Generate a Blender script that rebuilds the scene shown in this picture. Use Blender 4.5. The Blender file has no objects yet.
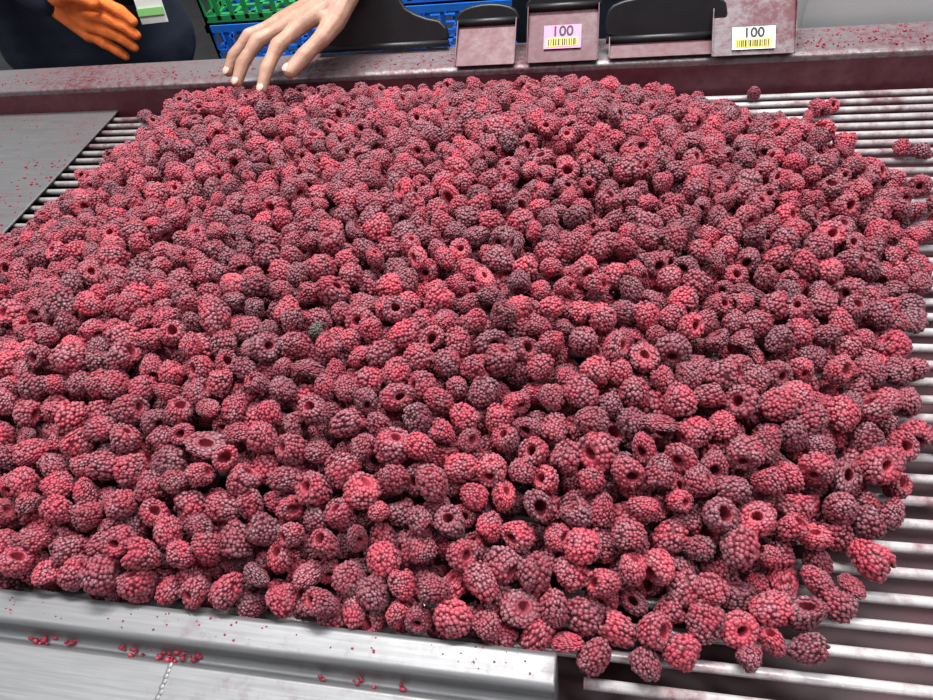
import bpy, bmesh, math, random
import numpy as np
from mathutils import Vector, Matrix, Euler, Quaternion, kdtree, noise
random.seed(7); np.random.seed(7)
COL=bpy.context.scene.collection

# ------------------------------------------------------------------ helpers
def link(o): COL.objects.link(o); return o
def empty(name,loc=(0,0,0)):
    o=bpy.data.objects.new(name,None); o.location=loc; o.empty_display_size=.05; return link(o)
def mesh_obj(name,verts,faces,mat=None,parent=None,smooth=False):
    me=bpy.data.meshes.new(name); me.from_pydata([tuple(v) for v in verts],[],faces); me.update()
    if smooth: me.polygons.foreach_set('use_smooth',[True]*len(me.polygons))
    o=bpy.data.objects.new(name,me); link(o)
    if mat: me.materials.append(mat)
    if parent: o.parent=parent
    return o
def bm_obj(name,bm,mat=None,parent=None,smooth=False):
    me=bpy.data.meshes.new(name); bm.to_mesh(me); bm.free()
    if smooth: me.polygons.foreach_set('use_smooth',[True]*len(me.polygons))
    o=bpy.data.objects.new(name,me); link(o)
    if mat: me.materials.append(mat)
    if parent: o.parent=parent
    return o
def box(bm,a,b):
    vs=[bm.verts.new((x,y,z)) for x in (a[0],b[0]) for y in (a[1],b[1]) for z in (a[2],b[2])]
    for f in ((0,1,3,2),(4,6,7,5),(0,4,5,1),(2,3,7,6),(0,2,6,4),(1,5,7,3)):
        bm.faces.new([vs[i] for i in f])
def bevel(o,w,seg=3):
    m=o.modifiers.new('bevel','BEVEL'); m.width=w; m.segments=seg; m.limit_method='ANGLE'; m.angle_limit=.6
    o.data.polygons.foreach_set('use_smooth',[True]*len(o.data.polygons))
    w2=o.modifiers.new('wn','WEIGHTED_NORMAL'); w2.keep_sharp=True
    return o
def extrude_x(name,prof,x0,x1,mat,parent=None,bev=.002,nx=1):
    n=len(prof); verts=[];faces=[]
    for x in (x0,x1):
        for y,z in prof: verts.append((x,y,z))
    for i in range(n):
        j=(i+1)%n; faces.append((i,j,n+j,n+i))
    faces.append(tuple(range(n))[::-1]); faces.append(tuple(range(n,2*n)))
    o=mesh_obj(name,verts,faces,mat,parent)
    bm=bmesh.new(); bm.from_mesh(o.data); bmesh.ops.recalc_face_normals(bm,faces=bm.faces); bm.to_mesh(o.data); bm.free()
    if bev: bevel(o,bev)
    return o
def plate(name,pts,origin,u,v,thick,mat,parent=None,bev=.0015):
    u=Vector(u).normalized(); v=Vector(v).normalized(); n=u.cross(v); o0=Vector(origin)
    k=len(pts); verts=[]
    for s in (-.5,.5):
        for a,b in pts: verts.append(o0+u*a+v*b+n*thick*s)
    faces=[tuple(range(k))[::-1],tuple(range(k,2*k))]
    for i in range(k):
        j=(i+1)%k; faces.append((i,j,k+j,k+i))
    o=mesh_obj(name,verts,faces,mat,parent)
    bm=bmesh.new(); bm.from_mesh(o.data); bmesh.ops.recalc_face_normals(bm,faces=bm.faces); bm.to_mesh(o.data); bm.free()
    if bev: bevel(o,bev,2)
    return o
def smooth_outline(pts,it=2):
    for _ in range(it):
        q=[]
        for i in range(len(pts)):
            a=pts[i]; b=pts[(i+1)%len(pts)]
            q.append((a[0]*.75+b[0]*.25,a[1]*.75+b[1]*.25)); q.append((a[0]*.25+b[0]*.75,a[1]*.25+b[1]*.75))
        pts=q
    return pts

# ------------------------------------------------------------------ materials
def newmat(name):
    m=bpy.data.materials.new(name); m.use_nodes=True; nt=m.node_tree
    b=nt.nodes['Principled BSDF']; return m,nt,b
def nd(nt,t,**k):
    n=nt.nodes.new(t)
    for a,v in k.items(): setattr(n,a,v)
    return n
def mixc(nt,fac,a,b,mode='MIX'):
    n=nd(nt,'ShaderNodeMix',data_type='RGBA',blend_type=mode)
    for s,v in ((0,fac),(6,a),(7,b)):
        if isinstance(v,bpy.types.NodeSocket): nt.links.new(v,n.inputs[s])
        else: n.inputs[s].default_value=v if s==0 else (*v,1)
    return n.outputs[2]
def ramp(nt,fac,stops):
    r=nd(nt,'ShaderNodeValToRGB'); e=r.color_ramp.elements
    while len(e)<len(stops): e.new(.5)
    for i,(p,c) in enumerate(stops):
        e[i].position=p; e[i].color=(*c,1) if len(c)==3 else c
    nt.links.new(fac,r.inputs[0]); return r.outputs[0]
def noise_tex(nt,scale,detail=4,rough=.55,coord='Object',stretch=None):
    tc=nd(nt,'ShaderNodeTexCoord'); n=nd(nt,'ShaderNodeTexNoise')
    n.inputs['Scale'].default_value=scale; n.inputs['Detail'].default_value=detail; n.inputs['Roughness'].default_value=rough
    src=tc.outputs[coord]
    if stretch:
        mp=nd(nt,'ShaderNodeMapping'); mp.inputs['Scale'].default_value=stretch
        nt.links.new(src,mp.inputs[0]); src=mp.outputs[0]
    nt.links.new(src,n.inputs['Vector']); return n.outputs['Fac']
def simple(name,col,rough=.6,metal=0,var=.15,scale=30,bump=0,bscale=300,spec=.5):
    m,nt,b=newmat(name)
    n=noise_tex(nt,scale)
    c=ramp(nt,n,[(.25,tuple(x*(1-var) for x in col)),(.75,tuple(min(1,x*(1+var)) for x in col))])
    nt.links.new(c,b.inputs['Base Color']); b.inputs['Roughness'].default_value=rough; b.inputs['Metallic'].default_value=metal
    b.inputs['Specular IOR Level'].default_value=spec
    if bump:
        bn=nd(nt,'ShaderNodeBump'); bn.inputs['Strength'].default_value=bump; bn.inputs['Distance'].default_value=.002
        nt.links.new(noise_tex(nt,bscale,2),bn.inputs['Height']); nt.links.new(bn.outputs[0],b.inputs['Normal'])
    return m
def steel(name,base=(.33,.33,.335),rough=.45,metal=.6,stain=.35,lo=.56,hi=.66,sscale=60,stretch=None,stcol=(.10,.012,.022)):
    """brushed stainless steel with dried berry juice"""
    m,nt,b=newmat(name)
    br=noise_tex(nt,8,5,.6,stretch=(2,60,60))
    c=ramp(nt,br,[(.3,tuple(x*.82 for x in base)),(.7,tuple(x*1.12 for x in base))])
    big=noise_tex(nt,7,4,.6); fine=noise_tex(nt,sscale,5,.7,stretch=stretch)
    ma=nd(nt,'ShaderNodeMath',operation='MULTIPLY_ADD'); nt.links.new(big,ma.inputs[0]); ma.inputs[1].default_value=.45; 
    mb=nd(nt,'ShaderNodeMath',operation='MULTIPLY'); nt.links.new(fine,mb.inputs[0]); mb.inputs[1].default_value=.55
    nt.links.new(mb.outputs[0],ma.inputs[2])
    sf=ramp(nt,ma.outputs[0],[(lo,(0,0,0)),(hi,(stain,)*3)])
    nt.links.new(mixc(nt,sf,c,stcol),b.inputs['Base Color'])
    mm=nd(nt,'ShaderNodeMath',operation='MULTIPLY_ADD'); nt.links.new(sf,mm.inputs[0]); mm.inputs[1].default_value=-metal; mm.inputs[2].default_value=metal
    nt.links.new(mm.outputs[0],b.inputs['Metallic'])
    rr=nd(nt,'ShaderNodeMath',operation='MULTIPLY_ADD'); nt.links.new(fine,rr.inputs[0]); rr.inputs[1].default_value=.25; rr.inputs[2].default_value=rough-.12
    nt.links.new(rr.outputs[0],b.inputs['Roughness'])
    return m
M_steel=steel('stainless_steel',base=(.235,.235,.24),rough=.5,stain=.5,lo=.54,hi=.68)
M_ledge=steel('ledge_steel',base=(.25,.225,.235),stain=.9,lo=.45,hi=.62,sscale=110)
M_plate=steel('side_plate_steel',base=(.24,.235,.24),rough=.38,stain=.6,lo=.52,hi=.6,sscale=160)
M_wall=steel('juice_stained_steel',base=(.15,.05,.065),rough=.5,metal=.2,stain=.9,lo=.35,hi=.6,sscale=50,stcol=(.075,.008,.018))
M_rod=steel('roller_steel',base=(.78,.74,.74),rough=.34,metal=.4,stain=.85,lo=.46,hi=.60,sscale=45,stcol=(.18,.05,.06))
M_under=simple('juice_soaked_tray',(.045,.009,.015),.5,0,.4,20)
M_black=simple('black_plastic',(.012,.012,.014),.42,0,.3,40)
M_clear=steel('scoop_blade_steel',base=(.11,.055,.065),rough=.5,metal=.15,stain=.9,lo=.42,hi=.6,sscale=90)
M_clear2=steel('scoop_blade_bare',base=(.17,.135,.145),rough=.55,metal=.15,stain=.95,lo=.45,hi=.58,sscale=90)
M_navy=simple('navy_workwear',(.010,.015,.032),.85,0,.35,12,.6,60)
M_orange=simple('orange_knit_glove',(.80,.17,.03),.9,0,.25,60,.8,500)
M_skinm,nt,b=newmat('skin')
c=ramp(nt,noise_tex(nt,45,4),[(.3,(.33,.17,.115)),(.7,(.46,.265,.19))]); nt.links.new(c,b.inputs['Base Color'])
b.inputs['Roughness'].default_value=.55; b.inputs['Subsurface Weight'].default_value=.1; b.inputs['Subsurface Radius'].default_value=(.01,.004,.002); b.inputs['Subsurface Scale'].default_value=.3
bn=nd(nt,'ShaderNodeBump'); bn.inputs['Strength'].default_value=.6; bn.inputs['Distance'].default_value=.001
nt.links.new(noise_tex(nt,200,4),bn.inputs['Height']); nt.links.new(bn.outputs[0],b.inputs['Normal'])
M_nail=simple('fingernail',(.60,.38,.31),.3,0,.05)
M_blue=simple('blue_crate_plastic',(.02,.20,.85),.45,0,.2)
M_green=simple('green_crate_plastic',(.03,.34,.10),.45,0,.2)
M_floor=simple('wet_concrete',(.06,.058,.056),.45,0,.4,5,.3,60)
M_wallpaint=simple('wall_panel',(.35,.36,.36),.6,0,.08,3)
M_white=simple('label_white',(.72,.72,.70),.6,0,.04)
M_pink=simple('label_pink',(.72,.25,.50),.6,0,.04)
M_yellow=simple('label_yellow',(.66,.56,.10),.6,0,.04)
M_ink=simple('label_ink',(.01,.01,.01),.6,0,.04)
M_hiv=simple('hi_vis_green',(.25,.6,.2),.6,0,.04)
M_beam=simple('painted_beam',(.62,.64,.63),.4,.1,.06,6)
M_hair=simple('hair',(.02,.013,.01),.7,0,.3)

# raspberry
def berry_mat(name,stops,frost,fcol=(.70,.37,.43)):
    m,nt,b=newmat(name)
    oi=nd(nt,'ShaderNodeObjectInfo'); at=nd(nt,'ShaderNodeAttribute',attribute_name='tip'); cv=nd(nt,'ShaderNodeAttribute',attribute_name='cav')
    base=ramp(nt,oi.outputs['Random'],stops)
    tc=nd(nt,'ShaderNodeTexCoord')
    off=nd(nt,'ShaderNodeVectorMath',operation='SCALE'); off.inputs[0].default_value=(37,11,23); nt.links.new(oi.outputs['Random'],off.inputs['Scale'])
    ad=nd(nt,'ShaderNodeVectorMath',operation='ADD'); nt.links.new(tc.outputs['Object'],ad.inputs[0]); nt.links.new(off.outputs[0],ad.inputs[1])
    n1=nd(nt,'ShaderNodeTexNoise'); n1.inputs['Scale'].default_value=80; n1.inputs['Detail'].default_value=2; nt.links.new(ad.outputs[0],n1.inputs['Vector'])
    n2=nd(nt,'ShaderNodeTexNoise'); n2.inputs['Scale'].default_value=1000; n2.inputs['Detail'].default_value=3; nt.links.new(ad.outputs[0],n2.inputs['Vector'])
    pv=ramp(nt,n1.outputs['Fac'],[(.35,(.58,.46,.58)),(.65,(1.3,1.2,1.2))])
    c1=mixc(nt,1.0,base,pv,'MULTIPLY')
    crevice_shade=mixc(nt,1.0,c1,(.34,.17,.22),'MULTIPLY')  # painted occlusion: shade between drupelets put into the skin colour
    c2=mixc(nt,at.outputs['Fac'],crevice_shade,c1)
    fm=nd(nt,'ShaderNodeMath',operation='POWER'); nt.links.new(at.outputs['Fac'],fm.inputs[0]); fm.inputs[1].default_value=1.8
    fr=ramp(nt,n2.outputs['Fac'],[(.40,(frost*.2,)*3),(.68,(frost,)*3)])
    f2=nd(nt,'ShaderNodeMath',operation='MULTIPLY'); nt.links.new(fm.outputs[0],f2.inputs[0]); nt.links.new(fr,f2.inputs[1])
    f3=nd(nt,'ShaderNodeMath',operation='MULTIPLY'); nt.links.new(f2.outputs[0],f3.inputs[0])
    fp=ramp(nt,n1.outputs['Fac'],[(.35,(1.4,)*3),(.6,(.4,)*3)]); nt.links.new(fp,f3.inputs[1])
    c3=mixc(nt,f3.outputs[0],c2,fcol)
    cavc=ramp(nt,oi.outputs['Random'],[(0,(.20,.018,.034)),(1,(.44,.05,.08))])
    c4=mixc(nt,cv.outputs['Fac'],c3,cavc)
    nt.links.new(c4,b.inputs['Base Color'])
    b.inputs['Roughness'].default_value=.52; b.inputs['Specular IOR Level'].default_value=.45
    b.inputs['Sheen Weight'].default_value=.15; b.inputs['Sheen Roughness'].default_value=.4; b.inputs['Sheen Tint'].default_value=(1,.80,.86,1)
    bn=nd(nt,'ShaderNodeBump'); bn.inputs['Strength'].default_value=.4; bn.inputs['Distance'].default_value=.0005
    nt.links.new(n2.outputs['Fac'],bn.inputs['Height']); nt.links.new(bn.outputs[0],b.inputs['Normal'])
    return m
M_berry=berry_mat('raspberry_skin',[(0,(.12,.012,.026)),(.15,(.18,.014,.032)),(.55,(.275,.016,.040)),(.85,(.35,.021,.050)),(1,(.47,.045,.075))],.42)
M_mould=berry_mat('spoiled_raspberry',[(0,(.035,.030,.022)),(1,(.07,.06,.045))],.40,(.42,.42,.34))

# ------------------------------------------------------------------ raspberry prototypes
def ico(sub):
    bm=bmesh.new(); bmesh.ops.create_icosphere(bm,subdivisions=sub,radius=1)
    v=np.array([x.co[:] for x in bm.verts]); bm.verts.index_update()
    f=[tuple(w.index for w in x.verts) for x in bm.faces]; bm.free(); return v,np.array(f)
IV,IF=ico(2)
def make_berry(name,seed,mat,openness=1.0,long=1.0):
    rnd=random.Random(seed)
    Hh=.0122*long; R=.0090*rnd.uniform(.95,1.08)
    cr=.0048*openness
    taper=rnd.uniform(.85,1.25)
    prof=[]
    for i in range(36):
        a=i/35*math.pi*.60
        prof.append((R*math.sin(a)**taper if a>0 else 0,Hh*math.cos(a)))
    r0,z0=prof[-1]; ndr=len(prof)
    for k in range(1,8):
        a=k/7*math.pi*.5
        prof.append((cr+(r0-cr)*math.cos(a), z0-.0026*math.sin(a)))
    P=np.array(prof); seg=np.r_[0,np.cumsum(np.hypot(*np.diff(P,axis=0).T))]; L=seg[-1]
    Ld=seg[ndr+4]
    dz=.00218; nr=int(Ld/dz)
    verts=[];faces=[];tip=[];cav=[];nv=0
    fx,fy=rnd.uniform(.84,1.1),rnd.uniform(.84,1.1); bend=rnd.uniform(-.25,.25)
    for k in range(nr+1):
        s=Ld*(k+.15)/(nr+.15)
        r=np.interp(s,seg,P[:,0]); z=np.interp(s,seg,P[:,1])
        e=.0004; tr=np.interp(min(s+e,L),seg,P[:,0])-np.interp(max(s-e,0),seg,P[:,0]); tz=np.interp(min(s+e,L),seg,P[:,1])-np.interp(max(s-e,0),seg,P[:,1])
        l=math.hypot(tr,tz) or 1; nrm=(-tz/l,tr/l)
        n=max(1,int(round(2*math.pi*r/.00255)));  ph=rnd.uniform(0,6.28)
        for j in range(n):
            if rnd.random()<.03: continue
            a=ph+2*math.pi*(j+rnd.uniform(-.32,.32))/n
            N=np.array([nrm[0]*math.cos(a),nrm[0]*math.sin(a),nrm[1]])
            N/=np.linalg.norm(N)+1e-9
            c=np.array([r*math.cos(a),r*math.sin(a),z])+N*rnd.uniform(-.0008,.0003)+np.array([0,0,rnd.uniform(-.0008,.0008)])
            rad=.00155*rnd.uniform(.78,1.20)
            verts.append(c+IV*rad); faces.append(IF+nv); nv+=len(IV)
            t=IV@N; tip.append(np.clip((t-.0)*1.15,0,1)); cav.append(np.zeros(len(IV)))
    core=[(max(r-.0002,0) if i<ndr else r,z) for i,(r,z) in enumerate(P)]
    n1=len(core)
    zr=core[-1][1]; depth=(Hh-zr)*.72
    inner=[(cr*(1-.45*t**2),zr+depth*t) for t in [i/9 for i in range(1,10)]]+[(.0003,zr+depth*1.04)]
    allp=core+inner; ns=28; vv=[];ff=[]
    for i,(r,z) in enumerate(allp):
        for j in range(ns):
            a=2*math.pi*j/ns; rr=r
            if i>=n1-4: rr=r*(1+.12*math.sin(a*9+i*1.9)*math.cos(i*2.1)+.09*math.sin(a*2+seed)+.05*math.sin(a*3+seed*2))
            vv.append((rr*math.cos(a),rr*math.sin(a),z))
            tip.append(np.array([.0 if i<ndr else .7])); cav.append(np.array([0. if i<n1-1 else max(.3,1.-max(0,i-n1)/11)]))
    for i in range(len(allp)-1):
        for j in range(ns):
            k=(j+1)%ns; ff.append((nv+i*ns+j,nv+(i+1)*ns+j,nv+(i+1)*ns+k)); ff.append((nv+i*ns+j,nv+(i+1)*ns+k,nv+i*ns+k))
    verts.append(np.array(vv)); faces.append(np.array(ff))
    V=np.vstack(verts); F=np.vstack(faces)
    V[:,0]*=fx; V[:,1]*=fy; V[:,0]+=bend*V[:,2]**2/.02
    V[:,2]-=(Hh+zr)*.5
    for k in range(4):
        d=np.array([rnd.gauss(0,1) for _ in range(3)]); d/=np.linalg.norm(d); amp=rnd.uniform(-.26,.08)
        q=V@d; V+=np.outer(np.where(q>0,q,0)*amp,d)
    me=bpy.data.meshes.new(name); me.from_pydata(V.tolist(),[],F.tolist()); me.update()
    me.polygons.foreach_set('use_smooth',[True]*len(me.polygons))
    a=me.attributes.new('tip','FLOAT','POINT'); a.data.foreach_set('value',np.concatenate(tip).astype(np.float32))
    a=me.attributes.new('cav','FLOAT','POINT'); a.data.foreach_set('value',np.concatenate(cav).astype(np.float32))
    me.materials.append(mat)
    return bpy.data.objects.new(name,me)
proto=bpy.data.collections.new('raspberry_variants')
NV=16
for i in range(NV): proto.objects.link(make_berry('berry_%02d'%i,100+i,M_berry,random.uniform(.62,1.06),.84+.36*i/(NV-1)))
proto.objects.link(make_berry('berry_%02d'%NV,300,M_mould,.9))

# ------------------------------------------------------------------ pile packing
poly=[(-.95,.158,1),(-.015,.158,0),(.03,.146,0),(.06,.149,0),(.11,.165,0),(.165,.195,0),(.205,.25,0),(.245,.33,0),(.28,.42,0),(.305,.50,0),(.33,.60,0),(.325,.70,0),(.27,.78,0),(.17,.86,0),(.08,.915,1),(-.68,.925,0),(-.70,.80,0),(-.72,.68,0),(-.735,.60,0),(-.765,.52,0),(-.95,.44,0)]
PP=np.array([(a,b) for a,b,_ in poly]); WL=[c for _,_,c in poly]
def inside_and_d(x,y):
    ins=False; dm=9; n=len(poly)
    for i in range(n):
        x1,y1=PP[i]; x2,y2=PP[(i+1)%n]
        if (y1>y)!=(y2>y) and x<(x2-x1)*(y-y1)/(y2-y1)+x1: ins=not ins
        if i==n-1: continue      # heap carries on beyond this side
        dx,dy=x2-x1,y2-y1; t=max(0,min(1,((x-x1)*dx+(y-y1)*dy)/(dx*dx+dy*dy)))
        d=math.hypot(x-x1-t*dx,y-y1-t*dy)+(.045 if WL[i] else 0)
        dm=min(dm,d)
    return ins,dm
gx0,gy0,gs=-.97,.08,.01; GX,GY=134,90
G=np.zeros((GX,GY)); INS=np.zeros((GX,GY),bool)
for i in range(GX):
    for j in range(GY):
        x=gx0+i*gs; y=gy0+j*gs
        ins,d=inside_and_d(x,y); 
        if y>.3: ins = ins and (d>.012 or noise.noise((x*30,y*30,9))>-.1)
        INS[i,j]=ins
        h=.026+.090*(1-math.exp(-d/.14))
        h+=.013*noise.noise((x*5.5,y*5.5,1.3))+.007*noise.noise((x*17,y*17,4.1))
        G[i,j]=h if ins else .025
def Hf(x,y):
    i=np.clip((x-gx0)/gs,0,GX-1.01); j=np.clip((y-gy0)/gs,0,GY-1.01)
    a=i.astype(int); b=j.astype(int); u=i-a; v=j-b
    return G[a,b]*(1-u)*(1-v)+G[a+1,b]*u*(1-v)+G[a,b+1]*(1-u)*v+G[a+1,b+1]*u*v
pts=[]; S=.0250; RB=.0118
for layer in range(3):
    y=.14+layer*.006; row=0
    while y<.925:
        x=-.90+(row%2)*S/2+layer*.008
        while x<.34:
            xx=x+random.uniform(-.008,.008); yy=y+random.uniform(-.008,.008)
            i=int((xx-gx0)/gs+.5); j=int((yy-gy0)/gs+.5)
            if 0<=i<GX and 0<=j<GY and INS[i,j]:
                z=G[i,j]-RB-layer*.0195
                if z>RB*.9 or (layer==1 and z>.004): pts.append((xx,yy,max(z,RB+.004)+random.uniform(-.003,.003)))
            x+=S
        y+=S*.87; row+=1
P=np.array(pts); N=len(P); jit=np.random.uniform(-.010,.004,N)
scl=np.clip(np.random.normal(1.12,.13,N),.80,1.4)
MD=.0215
for it in range(9):
    kd=kdtree.KDTree(N)
    for i,p in enumerate(P): kd.insert(p,i)
    kd.balance(); D=np.zeros_like(P)
    for i in range(N):
        p=P[i]
        for co,j,d in kd.find_range(p,MD*1.2):
            md=.0100*(scl[i]+scl[j])
            if j!=i and 1e-6<d<md:
                w=(md-d)*.5/d*.7; D[i,0]+=(p[0]-co[0])*w; D[i,1]+=(p[1]-co[1])*w; D[i,2]+=(p[2]-co[2])*w
    P+=D; P[:,2]-=.0004
    top=Hf(P[:,0],P[:,1])-RB+jit
    P[:,2]=np.clip(np.minimum(P[:,2],top),RB+.004,None)
    m=P[:,0]<-.01; P[m,1]=np.maximum(P[m,1],.162); P[:,1]=np.clip(P[:,1],.132,.921)
loose=[(.20,.905),(.27,.865),(.285,.86),(.255,.835),(.345,.765),(.363,.755),(.345,.69),(.352,.655),(.365,.60),(.355,.635),(.34,.53),(.32,.45),(.335,.47),(.295,.385),(.275,.35),(-.715,.90),(-.735,.74)]
zl=RB+.0030
P=np.vstack([P,np.array([(a,b,zl) for a,b in loose])]); N=len(P)
rots=[]
for i in range(N):
    if random.random()<.05:
        q=Vector((random.gauss(0,.6),random.gauss(-.35,.6),1)).to_track_quat('-Z','Y')@Quaternion((0,0,1),random.uniform(0,6.28))
    else:
        q=Quaternion((random.gauss(0,1),random.gauss(0,1),random.gauss(0,1),random.gauss(0,1))).normalized()
    rots.append(q.to_euler()[:])
rot=np.array(rots)
scl=np.r_[scl,np.full(len(loose),1.05)]
sv=scl[:,None]*np.random.uniform(.91,1.09,(N,3))
for i in range(N):
    if random.random()<.07: sv[i]*=np.array([1.15,.95,.58])
vid=np.random.randint(0,NV,N)
def surface_index(mx,my):
    d=np.hypot(P[:,0]-mx,P[:,1]-my)-P[:,2]; return int(np.argmin(d))
vid[surface_index(-.245,.372)]=NV
me=bpy.data.meshes.new('raspberry_pile'); me.from_pydata(P.tolist(),[],[])
a=me.attributes.new('rot','FLOAT_VECTOR','POINT'); a.data.foreach_set('vector',rot.astype(np.float32).ravel())
a=me.attributes.new('scl','FLOAT_VECTOR','POINT'); a.data.foreach_set('vector',sv.astype(np.float32).ravel())
a=me.attributes.new('vid','INT','POINT'); a.data.foreach_set('value',vid.astype(np.int32))
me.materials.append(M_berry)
pile=link(bpy.data.objects.new('raspberry_pile',me))
ng=bpy.data.node_groups.new('scatter_raspberries','GeometryNodeTree')
ng.interface.new_socket('Geometry',in_out='INPUT',socket_type='NodeSocketGeometry'); ng.interface.new_socket('Geometry',in_out='OUTPUT',socket_type='NodeSocketGeometry')
gi=ng.nodes.new('NodeGroupInput'); go=ng.nodes.new('NodeGroupOutput')
iop=ng.nodes.new('GeometryNodeInstanceOnPoints'); ci=ng.nodes.new('GeometryNodeCollectionInfo')
ci.inputs['Collection'].default_value=proto; ci.inputs['Separate Children'].default_value=True; ci.inputs['Reset Children'].default_value=True
def na(n,t):
    x=ng.nodes.new('GeometryNodeInputNamedAttribute'); x.data_type=t; x.inputs['Name'].default_value=n; return x.outputs['Attribute']
e2r=ng.nodes.new('FunctionNodeEulerToRotation')
ng.links.new(na('rot','FLOAT_VECTOR'),e2r.inputs[0]); ng.links.new(e2r.outputs[0],iop.inputs['Rotation'])
ng.links.new(na('scl','FLOAT_VECTOR'),iop.inputs['Scale']); ng.links.new(na('vid','INT'),iop.inputs['Instance Index'])
iop.inputs['Pick Instance'].default_value=True
ng.links.new(gi.outputs[0],iop.inputs['Points']); ng.links.new(ci.outputs[0],iop.inputs['Instance']); ng.links.new(iop.outputs[0],go.inputs[0])
gm=pile.modifiers.new('scatter','NODES'); gm.node_group=ng

# ------------------------------------------------------------------ sorting table
table=empty('roller_sorting_table')
bm=bmesh.new(); y=.021
while y<.93:
    r=.0040
    x0=-.98 if y>.15 else .0
    mtx=Matrix.Translation(((x0+.85)/2,y,0))@Matrix.Rotation(math.pi/2,4,'Y')
    bmesh.ops.create_cone(bm,cap_ends=True,segments=16,radius1=r,radius2=r,depth=.85-x0,matrix=mtx)
    y+=.0200
bm_obj('rollers',bm,M_rod,table,True)
bm=bmesh.new(); box(bm,(-1.3,.0,-.06),(1.0,.94,-.05)); bm_obj('drip_tray',bm,M_under,table)
extrude_x('front_rail',[(.151,-.05),(.151,.026),(.147,.030),(.129,.030),(.1255,.027),(.125,.014),(.1225,.011),(.118,.011),(.115,.0175),(.060,.014),(.052,.007),(.050,-.05)],-1.3,-.018,M_steel,table,.0018)
bm=bmesh.new()
for i in range(16):
    t=i/15; bmesh.ops.create_uvsphere(bm,u_segments=10,v_segments=6,radius=.0018,matrix=Matrix.Translation((-.292+.0006*math.sin(i*3),.114-.052*t,.0174-.0035*t))@Matrix.Diagonal((1.1,1.5,.4,1)))
bm_obj('weld_seam',bm,M_steel,table,True)
bm=bmesh.new(); box(bm,(-1.3,.40,.006),(-.789,.938,.009)); bevel(bm_obj('side_plate',bm,M_plate,table),.001,2)
extrude_x('back_wall',[(.937,-.06),(.937,.042),(.942,.042),(.942,-.06)],-1.3,1.0,M_wall,table,.001)
extrude_x('back_ledge',[(.9365,.040),(.937,.048),(.944,.053),(1.005,.055),(1.012,.050),(1.012,-.06),(.944,-.06),(.944,.040)],-1.3,1.0,M_ledge,table,.002)
extrude_x('back_beam',[(1.03,.02),(1.03,.092),(1.036,.098),(1.09,.098),(1.09,.02)],.27,1.0,M_beam,table,.003)
bm=bmesh.new()
for x in (-1.25,.93):
    for y in (.06,.96): box(bm,(x,y-.02,-.85),(x+.05,y+.03,-.06))
bm_obj('legs',bm,M_steel,table)

# ------------------------------------------------------------------ scoops with black grips
def label(parent,x,y,z,w,h,mat,v):
    u=Vector((1,0,0)); v=Vector(v).normalized()
    plate('label_card',[(-w/2,-h/2),(w/2,-h/2),(w/2,h/2),(-w/2,h/2)],(x,y,z),u,v,.0006,mat,parent,0)
    n=u.cross(v)
    o=Vector((x,y,z))+n*.0006
    plate('label_strip',[(-w*.42,-h*.42),(w*.42,-h*.42),(w*.42,-h*.05),(-w*.42,-h*.05)],o,u,v,.0005,M_yellow,parent,0)
    xx=-w*.38; rr=random.Random(int(x*1000)+5)
    while xx<w*.36:
        ww=rr.uniform(.0006,.0022)
        plate('barcode_bar',[(xx,-h*.38),(xx+ww,-h*.38),(xx+ww,-h*.1),(xx,-h*.1)],o+n*.0005,u,v,.0003,M_ink,parent,0); xx+=ww+rr.uniform(.0008,.002)
    cu=bpy.data.curves.new('label_text','FONT'); cu.body='100'; cu.size=h*.6; cu.align_x='CENTER'; cu.extrude=.0002; cu.offset=.0004
    t=bpy.data.objects.new('label_text',cu); link(t); cu.materials.append(M_ink); t.parent=parent
    R=Matrix((u,v,n)).transposed().to_4x4(); t.matrix_world=Matrix.Translation(Vector((x,y,z))+v*h*.04+n*.0007)@R
def scoop(x0,x1,zt,zb,lab=None,neck=False,blade=True,y=1.0,bmat=None,bl=.075,by=-.064):
    root=empty('berry_scoop'); w=x1-x0; cx=(x0+x1)/2
    if neck: out=[(-w/2,zb),(-w*.49,zt-.012),(-w*.44,zt-.002),(-w*.33,zt),(-w*.2,zt+.016),(-w*.15,zt+.07),(w*.12,zt+.07),(w*.17,zt+.02),(w*.3,zt+.003),(w*.48,zt-.006),(w*.5,zb)]
    else: out=[(-w/2,zb),(-w*.5,zt-.012),(-w*.42,zt),(-w*.15,zt+.006),(w*.15,zt+.006),(w*.42,zt),(w*.5,zt-.012),(w/2,zb)]
    out=smooth_outline([(a,b-zb) for a,b in out],1)
    plate('grip',out,(cx,y,zb),(1,0,0),(0,.25,1),.010,M_black,root,.003)
    bm=bmesh.new(); bmesh.ops.create_cone(bm,cap_ends=True,segments=12,radius1=.005,radius2=.005,depth=w*.98,matrix=Matrix.Translation((cx,y-.003,zb+.004))@Matrix.Rotation(math.pi/2,4,'Y'))
    bm_obj('lip',bm,M_black,root,True)
    if blade:
        a=Vector((cx,y+by,.056)); bb=Vector((cx,y-.002,zb)); v=bb-a
        plate('blade',[(-w*.46,0),(w*.47,0),(w*.45,v.length),(-w*.45,v.length)],a,(1,0,0),v,.0015,bmat or M_clear,root,.0005)
        nn=Vector((1,0,0)).cross(v.normalized())
        for s in (-1,1):
            plate('blade_side',[(0,0),(v.length,0),(v.length,.010),(0,.003)],a+Vector((s*w*.46,0,0)),v,nn,.0012,bmat or M_clear,root,0)
        if lab:
            c=a+v*lab[4]+nn*.003; label(root,c.x+lab[1],c.y,c.z,lab[2],lab[3],lab[0],v)
    return root
scoop(-.440,-.228,.098,.060,neck=True,blade=False,y=1.0)
scoop(-.215,-.122,.108,.088)
scoop(-.112,-.005,.122,.103,lab=(M_pink,.0,.052,.034,.45))
scoop(.000,.160,.116,.066,y=.968,by=-.030)
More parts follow.
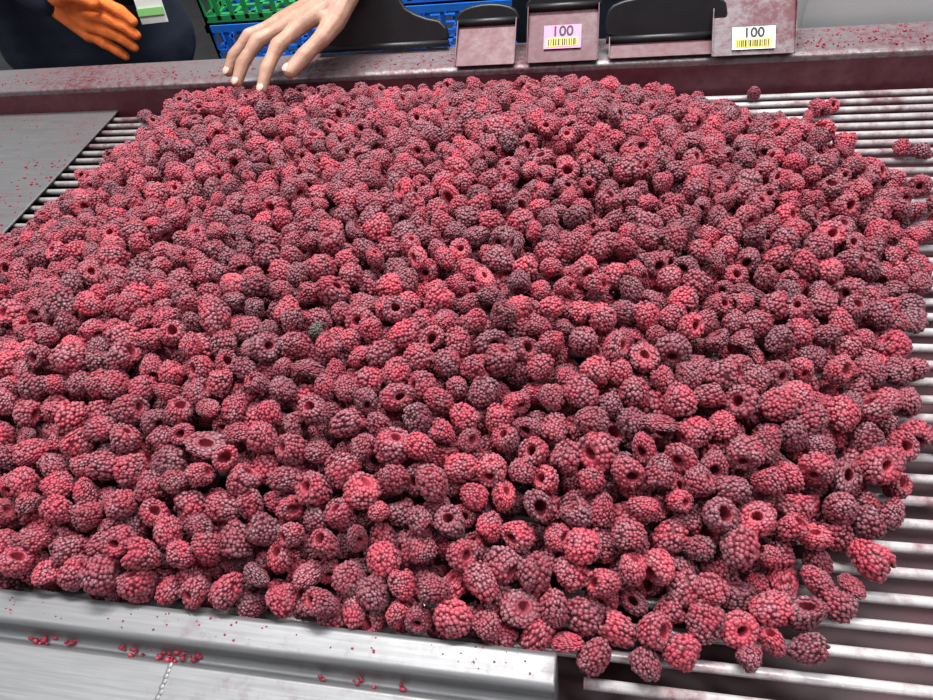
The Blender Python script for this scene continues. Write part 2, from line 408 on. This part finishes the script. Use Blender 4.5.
scoop(.137,.250,.132,.114,lab=(M_white,.0,.054,.030,.24),y=1.0,bmat=M_clear2,by=-.07)

# ------------------------------------------------------------------ crates
def crate(z,mat,x,y,parent,name,w=.40,d=.30,h=.125):
    bm=bmesh.new(); t=.006
    for sx in (0,1):
        for (a,b) in (((x-w/2,y-d/2),(x+w/2,y-d/2+t)),((x-w/2,y+d/2-t),(x+w/2,y+d/2)),((x-w/2,y-d/2),(x-w/2+t,y+d/2)),((x+w/2-t,y-d/2),(x+w/2,y+d/2))):
            zz=(z,z+.02) if sx==0 else (z+h-.016,z+h)
            box(bm,(a[0]-sx*.004,a[1]-sx*.004,zz[0]),(b[0]+sx*.004,b[1]+sx*.004,zz[1]))
    nx=11
    for i in range(nx+1):
        xx=x-w/2+(w-.01)*i/nx
        for yy in (y-d/2,y+d/2-t): box(bm,(xx,yy,z+.01),(xx+.010,yy+t,z+h-.008))
    for i in range(8):
        yy=y-d/2+(d-.01)*i/7
        for xx in (x-w/2,x+w/2-t): box(bm,(xx,yy,z+.01),(xx+t,yy+.010,z+h-.008))
    for yy in (y-d/2,y+d/2-t): box(bm,(x-w/2,yy,z+h*.5-.004),(x+w/2,yy+t,z+h*.5+.004))
    for xx in (x-w/2,x+w/2-t): box(bm,(xx,y-d/2,z+h*.5-.004),(xx+t,y+d/2,z+h*.5+.004))
    for i in range(9): 
        xx=x-w/2+(w-.012)*i/8; box(bm,(xx,y-d/2,z),(xx+.012,y+d/2,z+.005))
    for i in range(7):
        yy=y-d/2+(d-.012)*i/6; box(bm,(x-w/2,yy,z),(x+w/2,yy+.012,z+.005))
    bm_obj(name,bm,mat,parent)
for cx,cy,cols in ((-.735,1.68,(M_blue,M_green,M_blue,M_green,M_blue,M_blue,M_green)),(-.28,1.72,(M_blue,M_blue,M_green,M_blue,M_green,M_blue,M_blue))):
    st=empty('crate_stack'); z=-.85
    for i,mt in enumerate(cols):
        crate(z,mt,cx,cy,st,'crate_%d'%(i+1)); z+=.1255

# ------------------------------------------------------------------ people
def chain_spheres(bm,pts,step=.35,sub=2):
    for (a,ra),(b,rb) in zip(pts[:-1],pts[1:]):
        a=Vector(a);b=Vector(b); L=(b-a).length; n=max(2,int(L/(min(ra,rb)*step)))
        for i in range(n+1):
            t=i/n; r=ra+(rb-ra)*t
            bmesh.ops.create_icosphere(bm,subdivisions=sub,radius=r,matrix=Matrix.Translation(a.lerp(b,t)))
def fuse(name,bm,mat,parent,voxel,sm=6):
    o=bm_obj(name,bm,mat,parent,True)
    r=o.modifiers.new('fuse','REMESH'); r.mode='VOXEL'; r.voxel_size=voxel; r.use_smooth_shade=True
    s=o.modifiers.new('soften','SMOOTH'); s.iterations=sm; s.factor=.5
    return o
def hand(name,parent,mat,wrist,arm,fingers,thumb,voxel=.0016,fat=1.0,armr=.027):
    bm=bmesh.new(); w=Vector(wrist)
    nf=len(fingers)
    side=(Vector(fingers[-1][0])-Vector(fingers[0][0])).normalized()
    starts=[w+side*((i/(nf-1))-.5)*.030 for i in range(nf)]
    for i in range(nf):
        chain_spheres(bm,[(starts[i],.0135*fat),(fingers[i][0],.0105*fat)])
        if i<nf-1:
            for t in (.33,.66):
                chain_spheres(bm,[(starts[i].lerp(starts[i+1],t),.0135*fat),(Vector(fingers[i][0]).lerp(Vector(fingers[i+1][0]),t)*.94+starts[i].lerp(starts[i+1],t)*.06,.0098*fat)])
    rad=[.0092,.0092,.0088,.0080]
    for i,f in enumerate(fingers):
        r=rad[i]*fat
        chain_spheres(bm,[(f[0],r*1.20),(Vector(f[0]).lerp(Vector(f[1]),.5),r*.96),(f[1],r*1.08),(Vector(f[1]).lerp(Vector(f[2]),.5),r*.88),(f[2],r*.95),(f[3],r*.74)],.25)
    t=thumb
    chain_spheres(bm,[(starts[0],.0150*fat),(t[0],.0140*fat),(t[1],.0112*fat),(Vector(t[1]).lerp(Vector(t[2]),.5),.0098*fat),(t[2],.0104*fat),(t[3],.0085*fat)],.25)
    chain_spheres(bm,[(Vector(t[0]),.012*fat),(Vector(fingers[0][0]).lerp(starts[0],.35),.010*fat)])
    chain_spheres(bm,[(w,.021*fat),(arm,armr)],.3)
    return fuse(name,bm,mat,parent,voxel,3)
def nail(parent,loc,dirn,up,w=.0058,l=.007):
    d=Vector(dirn).normalized(); u=Vector(up); u=(u-d*u.dot(d)).normalized(); s=d.cross(u)
    bm=bmesh.new(); bmesh.ops.create_uvsphere(bm,u_segments=16,v_segments=10,radius=1)
    R=Matrix((d,s,u)).transposed().to_4x4()
    bm.transform(Matrix.Translation(loc)@R@Matrix.Diagonal((l,w,.0022,1)))
    bm_obj('fingernail',bm,M_nail,parent,True)
def body(name,cx,cy,lean,armR,armL,parent):
    """facing -y, feet on z=-.85"""
    bm=bmesh.new()
    def C(x,y,z): return (cx+x,cy+y,z)
    for s in (-1,1):
        chain_spheres(bm,[(C(s*.10,.0,-.02),.095),(C(s*.11,.0,-.38),.066),(C(s*.115,.02,-.76),.050)],.3)
    for s in (-.55,0,.55):
        chain_spheres(bm,[(C(s*.2,.0,-.04),.115),(C(s*.17,-.02*lean,.14),.105),(C(s*.22,-.08*lean,.36),.120),(C(s*.24,-.12*lean,.50),.10)],.3)
    for arm in (armR,armL): chain_spheres(bm,arm,.3)
    sh=(cx,cy-.12*lean,.53)
    for arm in (armR,armL): chain_spheres(bm,[(sh,.07),arm[0]],.3)
    chain_spheres(bm,[(sh,.06),((cx,cy-.14*lean,.60),.056)],.3)
    fuse('jacket_and_trousers',bm,M_navy,parent,.010,5)
    bm=bmesh.new()
    for s in (-1,1): chain_spheres(bm,[(C(s*.115,.03,-.79),.052),(C(s*.12,-.02,-.808),.040),(C(s*.125,-.14,-.812),.036)],.3)
    fuse('boots',bm,M_black,parent,.008,4)
    hx,hy,hz=cx,cy-.16*lean,.745
    bm=bmesh.new()
    chain_spheres(bm,[((cx,cy-.14*lean,.58),.052),((hx,hy+.01,.66),.052)],.3)
    chain_spheres(bm,[((hx,hy,hz+.03),.082),((hx,hy-.012,hz-.035),.062),((hx,hy-.03,hz-.075),.04)],.2,3)
    chain_spheres(bm,[((hx,hy-.080,hz+.015),.010),((hx,hy-.098,hz-.018),.013)],.2)
    for s in (-1,1):
        chain_spheres(bm,[((hx+s*.080,hy+.01,hz+.015),.014),((hx+s*.080,hy+.008,hz-.02),.010)],.2)
        chain_spheres(bm,[((hx+s*.012,hy-.080,hz+.03),.010),((hx+s*.045,hy-.068,hz+.032),.009)],.2)
    chain_spheres(bm,[((hx-.02,hy-.080,hz-.052),.007),((hx+.02,hy-.080,hz-.052),.007)],.2)
    fuse('head',bm,M_skinm,parent,.004,3)
    bm=bmesh.new()
    for s in (-1,1): bmesh.ops.create_uvsphere(bm,u_segments=12,v_segments=8,radius=.010,matrix=Matrix.Translation((hx+s*.030,hy-.074,hz+.012)))
    bm_obj('eyes',bm,M_ink,parent,True)
    bm=bmesh.new(); chain_spheres(bm,[((hx,hy+.008,hz+.048),.086),((hx,hy+.030,hz-.01),.078)],.2,3)
    fuse('hair',bm,M_hair,parent,.005,3)

# worker whose bare hand reaches into the berries
wk=empty('worker_reaching')
wrist=Vector((-.372,.992,.148)); elbow=Vector((-.28,1.22,.28))
shoR=(( -.16,1.27,.50),.072)
body('b',.04,1.34,.6,[shoR,(tuple(elbow),.056),(tuple(wrist.lerp(elbow,.12)),.038)],[((.24,1.27,.50),.072),((.33,1.26,.22),.056),((.33,1.18,.10),.040)],wk)
chain_l=bmesh.new(); chain_spheres(chain_l,[((.33,1.18,.10),.030),((.33,1.14,.03),.034),((.335,1.125,-.02),.018)],.3); fuse('left_hand',chain_l,M_skinm,wk,.003,3)
fingers=[
 [(-.428,.922,.129),(-.446,.885,.122),(-.458,.854,.104),(-.463,.832,.087)],
 [(-.448,.932,.130),(-.480,.897,.125),(-.499,.870,.107),(-.506,.849,.090)],
 [(-.464,.947,.128),(-.502,.920,.123),(-.524,.898,.106),(-.533,.882,.090)],
 [(-.474,.964,.122),(-.507,.947,.115),(-.527,.932,.100),(-.536,.920,.088)]]
thumb=[(-.378,.942,.127),(-.390,.910,.118),(-.410,.880,.108),(-.426,.856,.098)]
hand('bare_hand',wk,M_skinm,wrist,wrist.lerp(elbow,.30),fingers,thumb,.0016,1.14,.028)
nail(wk,Vector(thumb[3])+Vector((-.002,-.001,.0072)),Vector(thumb[3])-Vector(thumb[2]),(0.2,-.2,1),.0065,.008)
for f in fingers[:3]:
    d=(Vector(f[3])-Vector(f[2])).normalized(); up=Vector((0,-.45,1)); up=(up-d*up.dot(d)).normalized()
    nail(wk,Vector(f[3])+up*.0058,d,up,.0054,.0066)
# second worker with orange gloves
wg=empty('worker_in_gloves')
ox,oz=.075,.022
w1=Vector((-1.045+ox,1.135,.105+oz)); e1=Vector((-1.22,1.22,.26))
body('g',-1.10,1.36,.5,[((-1.30,1.30,.50),.072),(tuple(e1),.058),(tuple(w1),.040)],[((-.90,1.30,.50),.072),((-.83,1.26,.22),.055),((-.86,1.20,.12),.045)],wg)
f2=[[(-.955,1.105,.100),(-.915,1.095,.098),(-.888,1.090,.085),(-.872,1.088,.068)],
    [(-.958,1.100,.080),(-.918,1.088,.076),(-.890,1.085,.062),(-.876,1.085,.046)],
    [(-.964,1.097,.062),(-.926,1.086,.054),(-.902,1.084,.040),(-.890,1.084,.026)],
    [(-.974,1.097,.046),(-.945,1.088,.034),(-.926,1.086,.020),(-.917,1.086,.010)]]
sh=lambda p:(p[0]+ox,p[1],p[2]+oz)
hand('orange_glove',wg,M_orange,w1,w1.lerp(e1,.12),[[sh(p) for p in q] for q in f2],[sh(p) for p in [(-1.0,1.10,.112),(-.965,1.085,.122),(-.935,1.075,.118),(-.915,1.072,.108)]],.002,1.28)
plate('hi_vis_tag',[(-.025,-.02),(.025,-.02),(.025,.02),(-.025,.02)],(-.79,1.14,.086),(1,.1,0),(0,.2,1),.002,M_white,wg,.0005)
plate('hi_vis_stripe',[(-.024,-.006),(.024,-.006),(.024,.006),(-.024,.006)],(-.79,1.137,.086),(1,.1,0),(0,.2,1),.002,M_hiv,wg,0)

# ------------------------------------------------------------------ crumbs of berry
def crumbs(name,regions,mat):
    bm=bmesh.new()
    for (x0,x1,y0,y1,z,n,s) in regions:
        for _ in range(n):
            x=random.uniform(x0,x1); yy=random.uniform(y0,y1); r=s*random.uniform(.4,1.3)
            bmesh.ops.create_icosphere(bm,subdivisions=1,radius=r,matrix=Matrix.Translation((x,yy,z+r*.4))@Euler((random.random()*6,random.random()*6,0)).to_matrix().to_4x4()@Matrix.Diagonal((1,random.uniform(.5,1),random.uniform(.4,.8),1)))
    return bm_obj(name,bm,mat,table,True)
M_crumb=simple('berry_crumb',(.36,.03,.055),.5,0,.4,200)
crumbs('berry_crumbs',[(-.42,-.37,.118,.124,.012,14,.0024),(-.34,-.27,.118,.124,.012,26,.0026),(-.20,-.12,.118,.124,.012,10,.0022),(-.45,-.03,.132,.148,.030,60,.0009),(-1.1,.9,.945,1.0,.054,900,.0014),(.2,.6,.945,1.0,.054,160,.0021),(-1.0,-.79,.50,.93,.009,160,.0015),(-.86,-.79,.50,.80,.009,90,.0022)],M_crumb)

# ------------------------------------------------------------------ room
bm=bmesh.new(); box(bm,(-5,-3,-.90),(5,6,-.85)); bm_obj('floor',bm,M_floor)
bm=bmesh.new(); box(bm,(-5,6,-.85),(5,6.1,3)); bm_obj('wall_back',bm,M_wallpaint)
w=bpy.data.worlds.new('w'); bpy.context.scene.world=w; w.use_nodes=True
w.node_tree.nodes['Background'].inputs[0].default_value=(.90,.94,1,1); w.node_tree.nodes['Background'].inputs[1].default_value=.27
def area(name,loc,target,sx,sy,power,col):
    l=bpy.data.lights.new(name,'AREA'); l.shape='RECTANGLE'; l.size=sx; l.size_y=sy; l.energy=power; l.color=col
    o=link(bpy.data.objects.new(name,l)); o.location=loc
    o.rotation_euler=(Vector(target)-Vector(loc)).to_track_quat('-Z','Y').to_euler(); return o
area('ceiling_lamp',(-.2,1.3,2.2),(-.1,.7,0),1.4,.3,96,(1,.99,.97))
area('ceiling_lamp.001',(.8,.2,2.2),(0,.5,0),.3,1.4,38,(.97,.98,1))
area('ceiling_lamp.002',(-1.3,.1,2.2),(-.3,.5,0),.3,1.4,22,(.97,.98,1))

# ------------------------------------------------------------------ camera (solved from the rail / plate vanishing points)
f=674.0
Xc=Vector((3546,-117,674)).normalized(); Yc=Vector((154,774,-674)); Yc=(Yc-Xc*Yc.dot(Xc)).normalized(); Zc=Xc.cross(Yc)
Mw=Matrix((Xc,Yc,Zc)).to_4x4(); Mw.translation=(0,0,.5)
cam=bpy.data.cameras.new('camera'); cam.sensor_width=36; cam.lens=f*36/933; cam.clip_start=.01
co=link(bpy.data.objects.new('camera',cam)); co.matrix_world=Mw; bpy.context.scene.camera=co
bpy.context.scene.view_settings.view_transform='Standard'
